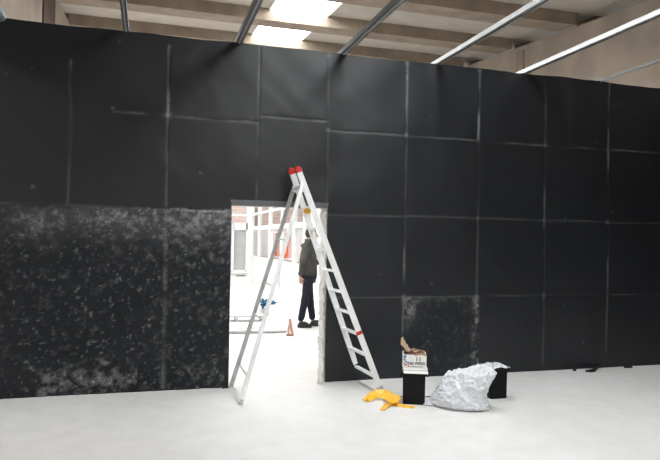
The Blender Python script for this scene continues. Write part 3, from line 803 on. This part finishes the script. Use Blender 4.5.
# ================================================================== PERSON (standing, facing right, seen from the side)
PO = at_z(307.0, 326.8); PO.z = 0
per = thing('person', 'person in charcoal jacket and dark trousers standing in the far room, facing right', 'person', tuple(PO), math.radians(-8))
mp_ = world_of(per)
def pp(nm, bm, m, smooth=True):
    bm.transform(mp_); return obj(nm, bm, m, per, smooth)
# local frame: +x forwards, +y his left (away), z up
def J(*a): return Vector(a)
legsR = [J(0, -.07, .90), J(-.05, -.095, .52), J(-.135, -.10, .09)]
legsL = [J(0, .07, .90), J(.05, .095, .52), J(.115, .10, .09)]
shR, shL = J(-.01, -.19, 1.54), J(.03, .19, 1.54)
elR, elL = J(-.12, -.235, 1.16), J(.04, .24, 1.15)
wrR, wrL = J(-.16, -.23, .925), J(.24, .12, 1.17)
V = [J(0, 0, .96), J(0, 0, 1.12), J(.0, 0, 1.30), J(.0, 0, 1.43), J(.02, 0, 1.51), J(.055, 0, 1.60), J(.065, 0, 1.70),
     shR, elR, wrR, shL, elL, wrL] + legsR + legsL + [J(-.02, -.10, .035), J(.22, .10, .035)]
E = [(0, 1), (1, 2), (2, 3), (3, 4), (4, 5), (5, 6), (3, 7), (7, 8), (8, 9), (3, 10), (10, 11), (11, 12), (0, 13), (13, 14), (14, 15), (0, 16), (16, 17), (17, 18), (15, 19), (18, 20)]
Rr = [(.10, .08), (.11, .085), (.14, .10), .09, .052, (.075, .085), (.07, .08), .055, .043, .030, .055, .043, .030, .05, .045, .032, .05, .045, .032, .032, .032]
bm = NB(); add_mesh(bm, skin_mesh(V, E, Rr, 2))
# head shaping: skull, jaw, nose, brow, ears, mouth
hc = J(.065, 0, 1.655)
ball(bm, hc + J(-.01, 0, .025), (.098, .076, .105), 20); ball(bm, hc + J(.035, 0, -.045), (.058, .05, .06), 16)
ball(bm, hc + J(.105, 0, -.010), (.020, .013, .022), 10); ball(bm, hc + J(.098, 0, .01), (.012, .010, .028), 10)
ball(bm, hc + J(.082, 0, -.052), (.014, .024, .008), 10); ball(bm, hc + J(.075, 0, -.085), (.02, .022, .018), 10)
for s in (-1, 1): ball(bm, hc + J(-.005, s*.078, -.005), (.018, .010, .032), 10)
# hands: palm and five fingers
def hand(bm, wrist, fwd, out, thumb, curl):
    fwd = fwd.normalized(); out = (out - fwd*out.dot(fwd)).normalized(); lat = fwd.cross(out)
    tips = []
    pv = [wrist, wrist + fwd*.045, wrist + fwd*.085]
    add_mesh(bm, skin_mesh(pv, [(0, 1), (1, 2)], [(.022, .026), (.018, .036), (.014, .038)], 2))
    for k, L in enumerate((.068, .076, .070, .056)):
        b = wrist + fwd*.075 + lat*(.030 - .020*k)
        a1 = curl*.35; a2 = curl
        p1 = b + (fwd*math.cos(a1) + out*math.sin(a1))*L*.5; p2 = p1 + (fwd*math.cos(a2) + out*math.sin(a2))*L*.3; p3 = p2 + (fwd*math.cos(a2*1.5) + out*math.sin(a2*1.5))*L*.25
        add_mesh(bm, skin_mesh([b, p1, p2, p3], [(0, 1), (1, 2), (2, 3)], [.0095, .009, .0085, .007], 1))
    b = wrist + fwd*.03 + lat*.028*thumb
    p1 = b + (fwd*.7 + lat*.6*thumb + out*.3).normalized()*.035; p2 = p1 + (fwd*.9 + lat*.2*thumb + out*.4).normalized()*.03
    add_mesh(bm, skin_mesh([b, p1, p2], [(0, 1), (1, 2)], [.012, .011, .009], 1))
hand(bm, wrR, J(.1, 0, -1), J(.0, .8, 0) + J(.5, 0, 0), 1, .7)
hand(bm, wrL, J(.9, -.35, .05), J(0, -.6, -.6), 1, .9)
pp('body', bm, M['skin'])
for s in (-1, 1):
    bm = NB(); ball(bm, hc + J(.083, s*.032, .012), (.008, .011, .007), 10); pp('eye', bm, M['eye'])
# hair
bm = NB(); ball(bm, hc + J(-.024, 0, .040), (.105, .086, .105), 28)
bmesh.ops.delete(bm, geom=[v for v in bm.verts if (v.co - hc).x > .045 and (v.co - hc).z < .075 or (v.co - hc).z < -.05], context='VERTS')
for v in bm.verts: v.co += (v.co - hc)*mnoise.noise(v.co*30)*.05
r_ = bmesh.ops.solidify(bm, geom=bm.faces[:], thickness=.006); pp('hair', bm, M['hair'])
# jacket
V = [J(0, 0, .86), J(0, 0, .98), J(.005, 0, 1.16), J(.005, 0, 1.31), J(0, 0, 1.54), shR, elR, wrR + (wrR - elR)*-.02, shL, elL, wrL]
E = [(0, 1), (1, 2), (2, 3), (3, 4), (4, 5), (5, 6), (6, 7), (4, 8), (8, 9), (9, 10)]
bm = NB(); add_mesh(bm, skin_mesh(V, E, [(.185, .15), (.185, .15), (.175, .14), (.175, .14), (.13, .11), .083, .068, .048, .083, .068, .048], 3))
for v in bm.verts:
    q1 = v.co; n_ = mnoise.noise(Vector((q1.x*9, q1.y*9, q1.z*16))); d_ = Vector((q1.x, q1.y, 0)); v.co += d_*n_*.07
# hood / raised collar
tube(bm, [J(-.06, -.07, 1.46), J(-.10, 0, 1.47), J(-.06, .07, 1.46), J(.03, .085, 1.445), J(.09, 0, 1.43), J(.03, -.085, 1.445), J(-.06, -.07, 1.46)], .042, 10)
tube(bm, [J(-.05, 0, 1.54), J(.0, 0, 1.47), J(.02, 0, 1.51)], [.12, .085, .062], 14)
jk = pp('jacket', bm, M['jacket'])
bm = NB(); tube(bm, [J(.135*math.cos(a) + .0, .125*math.sin(a), .885) for a in [2*math.pi*k/20 for k in range(21)]], .022, 8); pp('jacket_hem', bm, M['jacket'])
# trousers
V = [J(0, 0, .98), J(0, -.085, .84), legsR[1], J(-.135, -.10, .10), J(0, .085, .84), legsL[1], J(.115, .10, .10)]
bm = NB(); add_mesh(bm, skin_mesh(V, [(0, 1), (1, 2), (2, 3), (0, 4), (4, 5), (5, 6)], [(.145, .13), (.105, .115), .078, .062, (.105, .115), .078, .062], 2))
for v in bm.verts: v.co.x += .008*mnoise.noise(v.co*12)
pp('trousers', bm, M['jeans'])
for c0, nm in ((J(-.12, -.10, 0), 'shoe'), (J(.125, .10, 0), 'shoe')):
    a0 = -.12 if c0.y < 0 else .05
    bm = NB(); n = 20; rings = []
    dirx = Vector((math.cos(a0), math.sin(a0), 0)); diry = Vector((-dirx.y, dirx.x, 0))
    for z, k in ((.0, .94), (.02, 1.0), (.05, .92), (.08, .66), (.11, .45)):
        ring = []
        for i in range(n):
            a = 2*math.pi*i/n; L = .15 if math.cos(a) > 0 else .12
            xx = .05*(1 - max(0, (z - .04)*9)) + math.cos(a)*L*k; ring.append(c0 + dirx*xx + diry*math.sin(a)*.05*(k*.6 + .4) + Vector((0, 0, z)))
        rings.append(ring)
    loft(bm, rings); pp(nm, bm, M['shoe'])
